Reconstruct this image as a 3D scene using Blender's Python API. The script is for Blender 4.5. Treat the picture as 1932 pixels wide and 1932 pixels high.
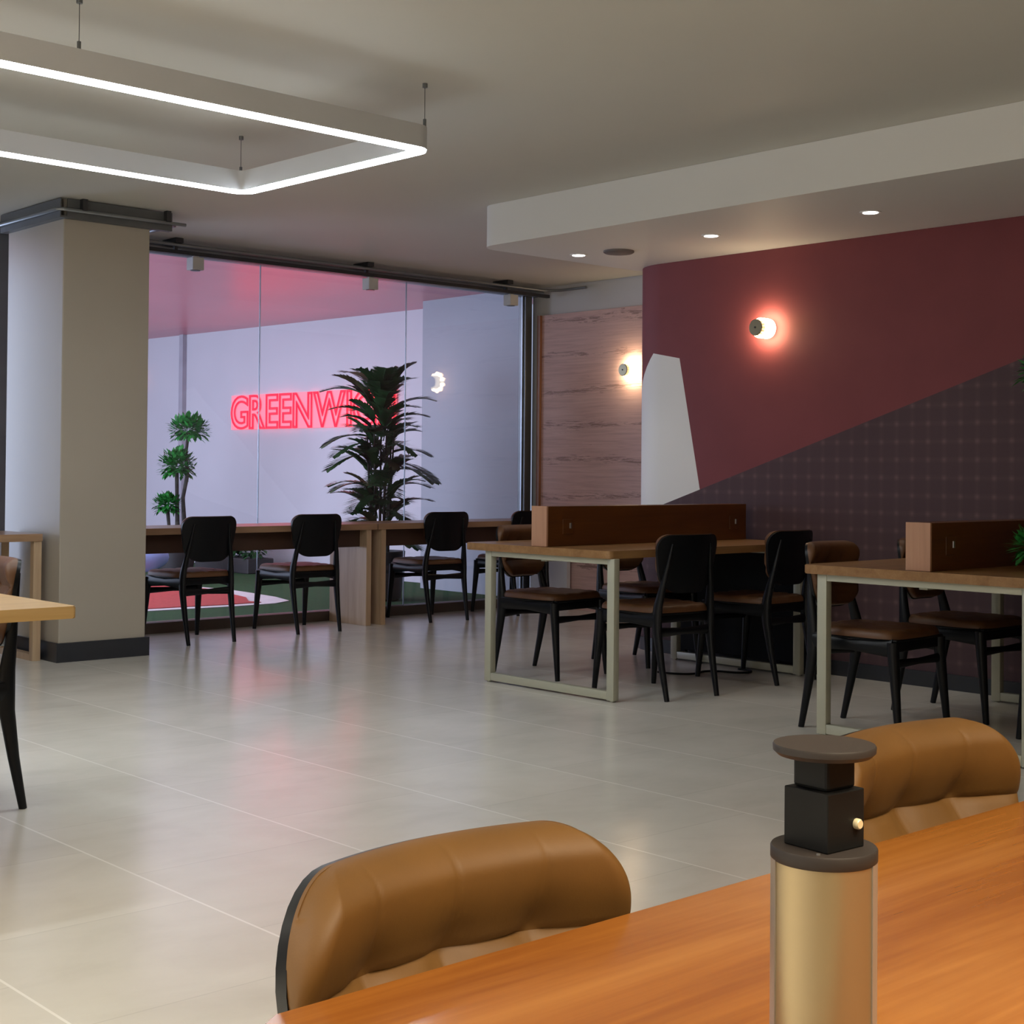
import bpy, bmesh, math, random
from math import sin, cos, pi, radians, sqrt, exp, floor
from mathutils import Vector, Matrix

for o in list(bpy.data.objects):
    bpy.data.objects.remove(o)
SC = bpy.context.scene
COL = SC.collection

# ------------------------------------------------------------------ camera
YAW, PITCH, ROLL = radians(42.2866), radians(0.8454), radians(0.4938)
FPX, PCY, CAMH = 2770.83, 850.38, 1.16
cd = bpy.data.cameras.new('camera')
cam = bpy.data.objects.new('camera', cd)
COL.objects.link(cam)
SC.camera = cam
w_ = Vector((sin(YAW) * cos(PITCH), cos(YAW) * cos(PITCH), sin(PITCH)))
r_ = Vector((cos(YAW), -sin(YAW), 0))
u_ = r_.cross(w_)
r2 = r_ * cos(ROLL) + u_ * sin(ROLL)
u2 = -r_ * sin(ROLL) + u_ * cos(ROLL)
cam.matrix_world = Matrix(((r2.x, u2.x, -w_.x, 0), (r2.y, u2.y, -w_.y, 0), (r2.z, u2.z, -w_.z, CAMH), (0, 0, 0, 1)))
cd.sensor_width = 36
cd.sensor_fit = 'HORIZONTAL'
cd.lens = 36 * FPX / 1932
cd.shift_y = -(966 - PCY) / 1932
cd.clip_start = 0.05
cd.clip_end = 100

# ------------------------------------------------------------------ world, large lights, exposure
wd = bpy.data.worlds.new('world')
SC.world = wd
wd.use_nodes = True
wd.node_tree.nodes['Background'].inputs[0].default_value = (0.62, 0.72, 1.0, 1)
wd.node_tree.nodes['Background'].inputs[1].default_value = 0.55
SC.view_settings.view_transform = 'Standard'
SC.view_settings.look = 'None'
SC.view_settings.exposure = 0.0
SC.view_settings.gamma = 1.0
SC.view_settings.use_curve_mapping = False
SC.cycles.sample_clamp_indirect = 2.0


def area_light(name, loc, direction, sx, sy, power, col, spread=180):
    l = bpy.data.lights.new(name, 'AREA')
    l.shape = 'RECTANGLE'
    l.size, l.size_y = sx, sy
    l.energy = power
    l.color = col
    l.spread = radians(spread)
    o = bpy.data.objects.new(name, l)
    o.location = loc
    o.rotation_euler = Vector(direction).to_track_quat('-Z', 'Y').to_euler()
    COL.objects.link(o)
    return o


# daylight through the street front at the left end of the reception
area_light('street_daylight', (3.2, 13.6, 1.5), (1, 0.05, 0), 7.4, 2.4, 330, (0.64, 0.73, 1.0))
# unseen area light below the reception ceiling
area_light('reception_light', (6.4, 12.2, 2.7), (0, 0, -1), 2.6, 3.0, 40, (0.85, 0.86, 1.0))
# unseen ceiling lights: a warm lamp behind the camera, an added side fill
area_light('room_lamp_warm', (0.9, -0.7, 2.72), (0, 0, -1), 2.4, 1.2, 105, (1.0, 0.83, 0.60), 120)
area_light('room_side_fill', (-1.6, 3.2, 2.72), (0, 0, -1), 1.0, 3.0, 165, (1.0, 0.93, 0.80), 130)
# unseen area light added as daylight fill from the left, no window modelled
area_light('room_daylight_fill', (-2.9, 2.5, 1.5), (1, 0.25, -0.05), 6.0, 2.0, 34, (0.95, 0.97, 1.0))


# ------------------------------------------------------------------ materials
class NT:
    def __init__(s, name):
        s.m = bpy.data.materials.new(name)
        s.m.use_nodes = True
        s.t = s.m.node_tree
        s.b = s.t.nodes['Principled BSDF']

    def n(s, typ, **kw):
        nd = s.t.nodes.new(typ)
        for k, v in kw.items():
            setattr(nd, k, v)
        return nd

    def l(s, a, b):
        s.t.links.new(a, b)

    def inp(s, sock, v):
        if isinstance(v, bpy.types.NodeSocket):
            s.l(v, sock)
        else:
            sock.default_value = v

    def math(s, op, a, b=0.0, c=0.0):
        nd = s.n('ShaderNodeMath', operation=op)
        s.inp(nd.inputs[0], a)
        s.inp(nd.inputs[1], b)
        s.inp(nd.inputs[2], c)
        return nd.outputs[0]

    def mix(s, f, a, b):
        nd = s.n('ShaderNodeMix', data_type='RGBA')
        s.inp(nd.inputs[0], f)
        for i, v in ((6, a), (7, b)):
            s.inp(nd.inputs[i], v if isinstance(v, bpy.types.NodeSocket) else (*v, 1))
        return nd.outputs[2]

    def coords(s, kind='Object'):
        return s.n('ShaderNodeTexCoord').outputs[kind]

    def map(s, v, scale=(1, 1, 1), loc=(0, 0, 0)):
        nd = s.n('ShaderNodeMapping')
        s.l(v, nd.inputs[0])
        nd.inputs['Location'].default_value = loc
        nd.inputs['Scale'].default_value = scale
        return nd.outputs[0]

    def noise(s, v, scale=5, detail=3, rough=0.5, dist=0):
        nd = s.n('ShaderNodeTexNoise')
        s.l(v, nd.inputs['Vector'])
        nd.inputs['Scale'].default_value = scale
        nd.inputs['Detail'].default_value = detail
        nd.inputs['Roughness'].default_value = rough
        nd.inputs['Distortion'].default_value = dist
        return nd.outputs[0]

    def ramp(s, f, stops):
        nd = s.n('ShaderNodeValToRGB')
        s.l(f, nd.inputs[0])
        el = nd.color_ramp.elements
        while len(el) < len(stops):
            el.new(0.5)
        for e, (p, c) in zip(el, stops):
            e.position = p
            e.color = (*c, 1) if len(c) == 3 else c
        return nd.outputs[0]

    def bump(s, h, strength=0.2, dist=0.01):
        nd = s.n('ShaderNodeBump')
        s.inp(nd.inputs['Height'], h)
        nd.inputs['Strength'].default_value = strength
        nd.inputs['Distance'].default_value = dist
        s.l(nd.outputs[0], s.b.inputs['Normal'])

    def set(s, **kw):
        for k, v in kw.items():
            s.inp(s.b.inputs[k.replace('_', ' ')], v)
        return s.m


def plain(name, col, rough=0.5, metal=0.0, var=0.08, scale=6, bump=0.0, spec=0.5, coat=0.0):
    t = NT(name)
    n = t.noise(t.coords(), scale, 4)
    lo = tuple(c * (1 - var) for c in col)
    hi = tuple(min(1, c * (1 + var)) for c in col)
    c = t.ramp(n, [(0.3, lo), (0.7, hi)])
    t.set(Base_Color=c, Roughness=rough, Metallic=metal)
    t.b.inputs['Specular IOR Level'].default_value = spec
    t.b.inputs['Coat Weight'].default_value = coat
    if bump:
        t.bump(t.noise(t.coords(), scale * 20, 3), bump, 0.002)
    return t.m


def emis(name, col, strength):
    t = NT(name)
    return t.set(Base_Color=(*col, 1), Emission_Color=(*col, 1), Emission_Strength=strength)


def wood(name, cols, axis=0, rough=0.35, stretch=14, sc=1.3, spec=0.5):
    """grain runs along the axis"""
    t = NT(name)
    sv = [stretch, stretch, stretch]
    sv[axis] = 1.0
    v = t.map(t.coords(), tuple(sv))
    n1 = t.noise(v, sc, 5, 0.6, 0.6)
    n2 = t.noise(t.map(t.coords(), tuple(q * (5 if q != 1.0 else 1.5) for q in sv)), sc * 1.5, 3, 0.6)
    f = t.math('ADD', t.math('MULTIPLY', n1, 0.75), t.math('MULTIPLY', n2, 0.25))
    c = t.ramp(f, [(0.32, cols[0]), (0.5, cols[1]), (0.68, cols[2])])
    t.set(Base_Color=c, Roughness=rough)
    t.b.inputs['Specular IOR Level'].default_value = spec
    return t.m


def floor_mat():
    t = NT('concrete_tile')
    co = t.coords()
    sep = t.n('ShaderNodeSeparateXYZ')
    t.l(co, sep.inputs[0])
    W = 0.65
    u = t.math('DIVIDE', t.math('SUBTRACT', sep.outputs[0], 0.10), W)
    cu = t.math('FLOOR', u)
    par = t.math('MODULO', t.math('ADD', cu, 100), 2)
    v = t.math('ADD', t.math('DIVIDE', t.math('SUBTRACT', sep.outputs[1], 4.165), W * 1.0), t.math('MULTIPLY', par, 0.5))
    cv = t.math('FLOOR', v)
    fu = t.math('ABSOLUTE', t.math('SUBTRACT', t.math('FRACT', u), 0.5))
    fv = t.math('ABSOLUTE', t.math('SUBTRACT', t.math('FRACT', v), 0.5))
    gu = t.math('GREATER_THAN', fu, 0.4945)
    gv = t.math('GREATER_THAN', fv, 0.4968)
    wn = t.n('ShaderNodeTexWhiteNoise', noise_dimensions='2D')
    cx = t.n('ShaderNodeCombineXYZ')
    t.l(cu, cx.inputs[0])
    t.l(cv, cx.inputs[1])
    t.l(cx.outputs[0], wn.inputs[0])
    n1 = t.noise(co, 1.3, 4, 0.55, 0.3)
    n2 = t.noise(t.map(co, (1, 1.6, 1)), 3.0, 5, 0.6, 0.4)
    f = t.math('ADD', t.math('MULTIPLY', n1, 0.5), t.math('MULTIPLY', n2, 0.5))
    base = t.ramp(f, [(0.3, (0.62, 0.59, 0.52)), (0.5, (0.70, 0.67, 0.60)), (0.7, (0.76, 0.73, 0.66))])
    tone = t.math('ADD', 0.965, t.math('MULTIPLY', wn.outputs['Value'], 0.07))
    vm = t.n('ShaderNodeVectorMath', operation='SCALE')
    t.l(base, vm.inputs[0])
    t.l(tone, vm.inputs['Scale'])
    c = t.mix(t.math('MULTIPLY', gv, 0.3), vm.outputs[0], (0.40, 0.38, 0.34))
    c = t.mix(t.math('MULTIPLY', gu, 0.75), c, (0.92, 0.90, 0.84))
    rough = t.math('ADD', 0.19, t.math('MULTIPLY', n1, 0.05))
    t.set(Base_Color=c, Roughness=rough)
    t.b.inputs['Specular IOR Level'].default_value = 0.6
    return t.m


def mural_mat():
    """maroon paint with a white facet and a plaid wallpaper below a slanted line; UV = metres along the wall, height"""
    t = NT('mural_paint')
    uv = t.coords('UV')
    sep = t.n('ShaderNodeSeparateXYZ')
    t.l(uv, sep.inputs[0])
    s, z = sep.outputs[0], sep.outputs[1]

    def side(p, q):  # 1 where z is below the line p-q
        k = (q[1] - p[1]) / (q[0] - p[0])
        return t.math('LESS_THAN', z, t.math('ADD', t.math('MULTIPLY', s, k), p[1] - k * p[0]))
    plaid_m = side((3.939, 1.765), (6.14, 1.045))
    h1 = side((6.266, 1.904), (6.49, 1.947))
    h2 = side((6.09, 1.067), (6.266, 1.904))       # below this steep line = larger s
    h4 = side((6.50, 1.945), (6.64, 1.80))
    white = t.math('MULTIPLY', t.math('MULTIPLY', h1, h2), t.math('MULTIPLY', h4, t.math('SUBTRACT', 1, plaid_m)))
    n = t.noise(uv, 3, 3)
    red = t.ramp(n, [(0.3, (0.185, 0.046, 0.050)), (0.7, (0.205, 0.051, 0.055))])
    G = 0.1
    a = t.math('ABSOLUTE', t.math('SUBTRACT', t.math('FRACT', t.math('DIVIDE', s, G)), 0.5))
    b = t.math('ABSOLUTE', t.math('SUBTRACT', t.math('FRACT', t.math('DIVIDE', z, G)), 0.5))
    la = t.math('SUBTRACT', 1, t.math('MINIMUM', t.math('MULTIPLY', a, 5.0), 1))
    lb = t.math('SUBTRACT', 1, t.math('MINIMUM', t.math('MULTIPLY', b, 5.0), 1))
    cross = t.math('MULTIPLY', la, lb)
    thr = t.math('ADD', t.math('MULTIPLY', t.math('ADD', la, lb), 0.10), t.math('MULTIPLY', cross, 0.55))
    wv = t.noise(t.map(uv, (1, 1, 1)), 300, 2)
    plaid = t.mix(thr, (0.078, 0.044, 0.05), (0.20, 0.125, 0.12))
    plaid = t.mix(t.math('MULTIPLY', wv, 0.35), plaid, (0.06, 0.035, 0.045))
    c = t.mix(plaid_m, red, plaid)
    c = t.mix(white, c, (0.80, 0.80, 0.77))
    t.set(Base_Color=c, Roughness=0.6)
    t.b.inputs['Specular IOR Level'].default_value = 0.25
    return t.m


def clad_mat():
    t = NT('streaked_wood')
    co = t.coords()
    sep = t.n('ShaderNodeSeparateXYZ')
    t.l(co, sep.inputs[0])
    fine = t.noise(t.map(co, (1, 1.4, 34)), 1.6, 5, 0.62, 0.5)
    band = t.noise(t.map(co, (1, 0.9, 3.2)), 1.3, 2, 0.5, 0.3)
    streak = t.noise(t.map(co, (1, 2.2, 34)), 1.5, 6, 0.8, 1.1)
    base = t.ramp(fine, [(0.3, (0.56, 0.36, 0.33)), (0.55, (0.68, 0.455, 0.42)), (0.75, (0.74, 0.52, 0.48))])
    bw = t.math('FRACT', t.math('DIVIDE', t.math('ADD', sep.outputs[2], t.math('MULTIPLY', band, 0.16)), 0.30))
    bm = t.math('SUBTRACT', 1, t.math('MINIMUM', t.math('MULTIPLY', t.math('ABSOLUTE', t.math('SUBTRACT', bw, 0.5)), 5.5), 1))
    st = t.math('GREATER_THAN', t.math('ADD', streak, t.math('MULTIPLY', bm, 0.17)), 0.665)
    c = t.mix(t.math('MULTIPLY', st, 0.62), base, (0.17, 0.085, 0.06))
    t.set(Base_Color=c, Roughness=0.5)
    return t.m


def glass_mat():
    t = NT('clear_glass')
    t.t.nodes.remove(t.b)
    out = t.t.nodes['Material Output']
    tr = t.n('ShaderNodeBsdfTransparent')
    tr.inputs[0].default_value = (0.95, 0.965, 0.97, 1)
    gl = t.n('ShaderNodeBsdfGlossy')
    gl.inputs['Roughness'].default_value = 0.01
    fr = t.n('ShaderNodeFresnel')
    fr.inputs[0].default_value = 1.35
    mx = t.n('ShaderNodeMixShader')
    t.l(fr.outputs[0], mx.inputs[0])
    t.l(tr.outputs[0], mx.inputs[1])
    t.l(gl.outputs[0], mx.inputs[2])
    t.l(mx.outputs[0], out.inputs[0])
    return t.m


def leather(name, col, rough=0.42):
    t = NT(name)
    co = t.coords()
    n = t.noise(co, 9, 4)
    c = t.ramp(n, [(0.3, tuple(q * 0.88 for q in col)), (0.7, tuple(q * 1.1 for q in col))])
    vo = t.n('ShaderNodeTexVoronoi')
    t.l(co, vo.inputs['Vector'])
    vo.inputs['Scale'].default_value = 420
    t.set(Base_Color=c, Roughness=rough)
    t.bump(vo.outputs['Distance'], 0.08, 0.0006)
    return t.m


M = dict(
    floor=floor_mat(),
    ceiling=plain('ceiling_paint', (0.60, 0.585, 0.53), 0.6, var=0.02, scale=1),
    soffit=plain('soffit_paint', (0.80, 0.80, 0.78), 0.6, var=0.01, scale=1),
    column=plain('column_paint', (0.43, 0.385, 0.32), 0.4, var=0.03, scale=1.5),
    white=plain('white_wall_paint', (0.68, 0.68, 0.68), 0.6, var=0.02, scale=2),
    greywall=plain('grey_white_panel_paint', (0.36, 0.375, 0.42), 0.5, var=0.02, scale=2),
    signwall=plain('sign_wall_paint', (0.62, 0.60, 0.64), 0.6, var=0.02, scale=2),
    pink=plain('red_ceiling_paint', (0.64, 0.19, 0.235), 0.3, var=0.05, scale=1),
    mural=mural_mat(),
    clad=clad_mat(),
    glass=glass_mat(),
    reflectgrey=plain('reflection_grey', (0.42, 0.40, 0.45), 0.5),  # grey tone of a reflection in the glass
    base=plain('dark_baseboard', (0.026, 0.028, 0.035), 0.35),
    frame=plain('grey_metal_frame', (0.16, 0.17, 0.18), 0.35, 0.6),
    framelight=plain('pale_metal_edge', (0.5, 0.55, 0.62), 0.3, 0.5),
    track=plain('dark_track_metal', (0.05, 0.05, 0.055), 0.4, 0.4),
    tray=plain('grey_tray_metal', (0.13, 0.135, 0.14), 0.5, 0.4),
    conduit=plain('galvanised_conduit', (0.30, 0.32, 0.34), 0.35, 0.8),
    turf=plain('green_turf', (0.016, 0.075, 0.014), 0.95, var=0.5, scale=60, bump=0.6),
    redpath=plain('red_path', (0.5, 0.07, 0.06), 0.8, var=0.15, scale=30),
    whiteline=plain('white_line', (0.75, 0.75, 0.75), 0.7),
    kerb=plain('brown_kerb', (0.10, 0.075, 0.06), 0.5),
    top=wood('oak_top', [(0.20, 0.10, 0.035), (0.27, 0.14, 0.055), (0.34, 0.19, 0.08)], 0, 0.32, 12),
    topY=wood('oak_panel', [(0.40, 0.27, 0.16), (0.50, 0.35, 0.22), (0.58, 0.43, 0.28)], 2, 0.45, 12),
    fgtop=wood('orange_wood_top', [(0.19, 0.058, 0.010), (0.27, 0.096, 0.017), (0.34, 0.14, 0.030)], 0, 0.17, 11, 1.1),
    t3top=wood('golden_wood_top', [(0.50, 0.30, 0.11), (0.60, 0.38, 0.15), (0.68, 0.45, 0.2)], 0, 0.35, 11),
    divider=wood('red_brown_veneer', [(0.072, 0.021, 0.003), (0.10, 0.031, 0.0045), (0.13, 0.044, 0.007)], 0, 0.4, 9),
    divend=wood('pale_veneer_edge', [(0.34, 0.17, 0.10), (0.42, 0.22, 0.135), (0.46, 0.26, 0.16)], 2, 0.45, 9),
    counter=wood('walnut_counter', [(0.26, 0.15, 0.09), (0.36, 0.22, 0.13), (0.44, 0.28, 0.17)], 0, 0.3, 12),
    apron=plain('dark_brown_apron', (0.07, 0.035, 0.022), 0.5),
    tleg=plain('pale_green_steel', (0.46, 0.455, 0.36), 0.4, 0.15, var=0.03),
    black=plain('black_painted_wood', (0.004, 0.0045, 0.006), 0.38, var=0.2, spec=0.25),
    blackplastic=plain('black_plastic', (0.006, 0.006, 0.006), 0.55, spec=0.15),
    leather=leather('tan_leather_shaded', (0.115, 0.048, 0.017), 0.5),  # same tan leather, darkened for the dimmer light on these chairs
    leatherfg=leather('tan_leather', (0.135, 0.062, 0.010), 0.6),
    led=emis('led_white', (0.88, 0.95, 1.0), 36.0),
    ledbody=plain('white_aluminium', (0.62, 0.63, 0.66), 0.4, 0.1, var=0.02),
    down=emis('downlight_glow', (1.0, 0.95, 0.9), 7.0),
    lampglass=emis('warm_glass_glow', (1.0, 0.86, 0.55), 6.0),
    brass=plain('brushed_brass', (0.42, 0.38, 0.25), 0.35, 0.8),
    spot=plain('white_spot_body', (0.62, 0.62, 0.60), 0.45),
    neon=emis('red_neon', (1.0, 0.012, 0.035), 2.0),
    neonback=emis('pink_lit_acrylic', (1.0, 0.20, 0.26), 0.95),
    leaf=plain('palm_leaf', (0.028, 0.10, 0.03), 0.45, var=0.5, scale=8),
    leafdry=plain('dry_palm_leaf', (0.09, 0.075, 0.035), 0.5, var=0.4, scale=8),
    leaf2=plain('bright_foliage', (0.03, 0.24, 0.04), 0.5, var=0.6, scale=25),
    bark=plain('dark_bark', (0.035, 0.03, 0.022), 0.8, var=0.4, scale=30),
    pot=plain('charcoal_pot', (0.05, 0.045, 0.045), 0.5),
    whitepot=plain('white_pot', (0.6, 0.6, 0.58), 0.4),
    alu=plain('champagne_aluminium', (0.37, 0.29, 0.165), 0.36, 0.75, var=0.02),
    alugrey=plain('grey_aluminium_fin', (0.40, 0.37, 0.33), 0.35, 0.6),
    cap=plain('brown_black_cap', (0.026, 0.021, 0.019), 0.55, var=0.05, spec=0.3),
    cream=plain('cream_pin', (0.75, 0.66, 0.42), 0.35, 0.3),
    blue=plain('pale_blue_fabric', (0.30, 0.42, 0.75), 0.8),
    grey=plain('dark_grey_vent', (0.16, 0.14, 0.14), 0.7),
    vent=plain('silver_clip', (0.5, 0.5, 0.5), 0.3, 0.9),
)


# ------------------------------------------------------------------ mesh helpers
class MB:
    def __init__(s):
        s.bm = bmesh.new()

    def box(s, x0, x1, y0, y1, z0, z1, bev=0.0, seg=2, edges=None):
        g = bmesh.ops.create_cube(s.bm, size=1)
        vs = g['verts']
        for v in vs:
            v.co = Vector((x0 if v.co.x < 0 else x1, y0 if v.co.y < 0 else y1, z0 if v.co.z < 0 else z1))
        if bev:
            es = list({e for v in vs for e in v.link_edges})
            if edges == 'Z':
                es = [e for e in es if abs(e.verts[0].co.z - e.verts[1].co.z) > 1e-5]
            bmesh.ops.bevel(s.bm, geom=es, offset=bev, segments=seg, affect='EDGES', profile=0.5)
        return s

    def prism(s, pts, z0, z1):
        lo = [s.bm.verts.new((x, y, z0)) for x, y in pts]
        hi = [s.bm.verts.new((x, y, z1)) for x, y in pts]
        n = len(pts)
        s.bm.faces.new(hi)
        s.bm.faces.new(lo[::-1])
        for i in range(n):
            s.bm.faces.new((lo[i], lo[(i + 1) % n], hi[(i + 1) % n], hi[i]))
        return s

    def loft(s, pts, radii, n=10, cap=True):
        """tube through points; radius or (rx, ry) per point"""
        pts = [Vector(p) for p in pts]
        rings = []
        ref = None
        for i, p in enumerate(pts):
            d = (pts[min(i + 1, len(pts) - 1)] - pts[max(i - 1, 0)]).normalized()
            if ref is None:
                ref = Vector((0, 1, 0)) if abs(d.y) < 0.9 else Vector((1, 0, 0))
            a = (ref - d * ref.dot(d)).normalized()
            b = d.cross(a)
            ref = a
            r = radii[i] if isinstance(radii, (list, tuple)) else radii
            ra, rb = r if isinstance(r, (list, tuple)) else (r, r)
            rings.append([s.bm.verts.new(p + a * ra * cos(2 * pi * k / n) + b * rb * sin(2 * pi * k / n)) for k in range(n)])
        for A, B in zip(rings, rings[1:]):
            for k in range(n):
                s.bm.faces.new((A[k], A[(k + 1) % n], B[(k + 1) % n], B[k]))
        if cap:
            s.bm.faces.new(rings[0][::-1])
            s.bm.faces.new(rings[-1])
        return s

    def lathe(s, prof, c=(0, 0, 0), axis='Z', n=32):
        """profile of (radius, height)"""
        rings = []
        c = Vector(c)
        for r, h in prof:
            ring = []
            for k in range(n):
                a = 2 * pi * k / n
                if axis == 'Z':
                    q = Vector((r * cos(a), r * sin(a), h))
                elif axis == 'X':
                    q = Vector((h, r * cos(a), r * sin(a)))
                else:
                    q = Vector((r * sin(a), h, r * cos(a)))
                ring.append(s.bm.verts.new(c + q))
            rings.append(ring)
        for A, B in zip(rings, rings[1:]):
            for k in range(n):
                s.bm.faces.new((A[k], A[(k + 1) % n], B[(k + 1) % n], B[k]))
        s.bm.faces.new(rings[0][::-1])
        s.bm.faces.new(rings[-1])
        return s

    def blob(s, c, r, sub=2, jit=0.0, rnd=None):
        g = bmesh.ops.create_icosphere(s.bm, subdivisions=sub, radius=1)
        for v in g['verts']:
            k = 1 + (rnd.uniform(-jit, jit) if rnd else 0)
            v.co = Vector((c[0] + v.co.x * r[0] * k, c[1] + v.co.y * r[1] * k, c[2] + v.co.z * r[2] * k))
        return s

    def leaf(s, p, d, L, w, up=Vector((0, 0, 1)), droop=0.0):
        d = d.normalized()
        sd = d.cross(up)
        if sd.length < 1e-3:
            sd = Vector((1, 0, 0))
        sd.normalize()
        m = p + d * L * 0.5 - Vector((0, 0, droop * L * 0.3))
        e = p + d * L - Vector((0, 0, droop * L))
        a, b = s.bm.verts.new(p - sd * w * 0.3), s.bm.verts.new(p + sd * w * 0.3)
        c, dd = s.bm.verts.new(m + sd * w), s.bm.verts.new(m - sd * w)
        t = s.bm.verts.new(e)
        s.bm.faces.new((a, b, c, dd))
        s.bm.faces.new((dd, c, t))
        return s

    def build(s, name, mat, parent=None, smooth=False, loc=None, angle=40):
        bmesh.ops.recalc_face_normals(s.bm, faces=s.bm.faces[:])
        if smooth:
            for f in s.bm.faces:
                f.smooth = True
            for e in s.bm.edges:
                if len(e.link_faces) == 2 and e.calc_face_angle(0) > radians(angle):
                    e.smooth = False
        me = bpy.data.meshes.new(name)
        s.bm.to_mesh(me)
        s.bm.free()
        me.materials.append(mat)
        o = bpy.data.objects.new(name, me)
        COL.objects.link(o)
        if parent:
            o.parent = parent
        if loc:
            o.location = loc
        return o


def thing(name, label, cat, loc=(0, 0, 0), rz=0.0, group=None):
    o = bpy.data.objects.new(name, None)
    o.empty_display_size = 0.1
    COL.objects.link(o)
    o.location = loc
    o.rotation_euler = (0, 0, rz)
    return tag(o, label, cat, group)


def tag(o, label, cat, group=None):
    o['label'] = label
    o['category'] = cat
    if group:
        o['group'] = group
    return o


def struct(o, label=None):
    o['kind'] = 'structure'
    if label:
        o['label'] = label
    return o


KIDS = {}


def dup(root, loc, rz, label, group=None):
    def cp(o, par):
        c = o.copy()
        COL.objects.link(c)
        c.parent = par
        for ch in [q for q in list(COL.objects) if q.parent == o]:
            cp(ch, c)
        return c
    r = cp(root, None)
    r.location = loc
    r.rotation_euler = (0, 0, rz)
    r['label'] = label
    if group:
        r['group'] = group
    return r


# ------------------------------------------------------------------ room shell
ZC = 2.78          # ceiling
GY = 9.40          # glass front plane
struct(MB().box(-3.2, 9.2, -3.2, GY + 0.0, -0.1, 0.0).build('floor', M['floor']), 'large pale grey beige concrete look tiles')
struct(MB().box(-3.2, 9.2, -3.2, GY + 0.1, ZC, ZC + 0.1).build('ceiling', M['ceiling']), 'plain beige grey painted ceiling')
struct(MB().box(-3.3, -3.2, -3.2, GY, 0, ZC).build('wall_left', M['column']))
struct(MB().box(-3.2, 9.2, -3.3, -3.2, 0, ZC).build('wall_back', M['column']))


# right wall with rounded end, carrying the mural
def right_wall():
    bm = bmesh.new()
    uvl = bm.loops.layers.uv.new('UVMap')
    path = [(7.15, y, y) for y in (-3.2, -1, 1, 3, 5, 6.44)]
    R = 0.35
    for k in range(1, 13):
        a = k / 12 * pi / 2
        path.append((7.15 + R - R * cos(a), 6.44 + R * sin(a), 6.44 + R * a))
    path.append((8.84, 6.79, 6.44 + R * pi / 2 + 8.84 - 7.5))
    lo = [bm.verts.new((x, y, 0)) for x, y, s in path]
    hi = [bm.verts.new((x, y, 2.53)) for x, y, s in path]
    for i in range(len(path) - 1):
        f = bm.faces.new((lo[i], hi[i], hi[i + 1], lo[i + 1]))
        ss = (path[i][2], path[i][2], path[i + 1][2], path[i + 1][2])
        zz = (0, 2.53, 2.53, 0)
        for lp, s_, z_ in zip(f.loops, ss, zz):
            lp[uvl].uv = (s_, z_)
        f.smooth = 4 < i < 18
    # body behind the face, so that the wall has depth
    b0, b1 = bm.verts.new((8.84, -3.2, 0)), bm.verts.new((8.84, -3.2, 2.53))
    e0, e1 = bm.verts.new(lo[-1].co), bm.verts.new(hi[-1].co)
    bm.faces.new((e0, e1, b1, b0))
    s0, s1 = bm.verts.new(lo[0].co), bm.verts.new(hi[0].co)
    bm.faces.new((s0, b0, b1, s1))
    bm.faces.new([bm.verts.new(v.co) for v in hi[::-1]] + [bm.verts.new(b1.co)])
    me = bpy.data.meshes.new('wall_right')
    bm.to_mesh(me)
    bm.free()
    me.materials.append(M['mural'])
    o = bpy.data.objects.new('wall_right', me)
    COL.objects.link(o)
    return struct(o, 'maroon wall with a white painted facet and dark plaid wallpaper below a slanted line')


right_wall()
# baseboard following the wall
bbp = [(7.15, -3.2), (7.15, 6.44)] + [(7.5 - 0.35 * cos(a), 6.44 + 0.35 * sin(a)) for a in (0.26, 0.52, 0.78, 1.05, 1.31, 1.57)] + [(8.78, 6.79)]
off = [(7.135, -3.2), (7.135, 6.44)] + [(7.5 - 0.365 * cos(a), 6.44 + 0.365 * sin(a)) for a in (0.26, 0.52, 0.78, 1.05, 1.31, 1.57)] + [(8.78, 6.805)]
struct(MB().prism(off + bbp[::-1], 0, 0.085).build('baseboard_right', M['base']), 'dark grey skirting of the maroon wall')

# soffit over the right side with rounded end
sp = [(5.86, -3.2), (5.86, 6.63)] + [(6.01 - 0.15 * cos(a), 6.63 + 0.15 * sin(a)) for a in [k * pi / 16 for k in range(1, 9)]] + [(8.9, 6.78), (8.9, -3.2)]
struct(MB().prism(sp[::-1], 2.531, ZC - 0.001).build('ceiling_soffit', M['soffit'], smooth=True), 'white dropped soffit with a rounded end')

# recess wall at the far right: white above, streaked wood cladding
struct(MB().box(8.84, 8.95, 6.7, GY + 0.06, 0, ZC).build('wall_recess', M['white']), 'white wall strip above the wood cladding')
wc = MB().box(8.80, 8.84, 6.83, 9.30, 0.0, 2.53, 0.002).build('trim_wood_cladding', M['clad'])
struct(wc, 'tall pinkish wood cladding with dark horizontal grain streaks')
struct(MB().box(8.775, 8.84, 9.301, 9.335, 0.0, 2.53).build('trim_cladding_edge', wood('edge_strip', [(0.25, 0.1, 0.05), (0.32, 0.14, 0.07), (0.38, 0.18, 0.09)], 2))
       , 'brown edge strip of the wood cladding')

# column
col_ = MB().box(3.92, 4.49, 8.325, 9.12, 0, ZC, 0.006, 2, 'Z').build('column', M['column'])
struct(col_, 'square beige column left of the glass front')
bb = MB()
bb.box(3.90, 4.51, 8.305, 8.325, 0, 0.115).box(3.90, 3.92, 8.325, 9.14, 0, 0.115).box(4.49, 4.51, 8.325, 9.14, 0, 0.115)
struct(bb.build('baseboard_column', M['base']), 'dark skirting around the beige column')

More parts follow.
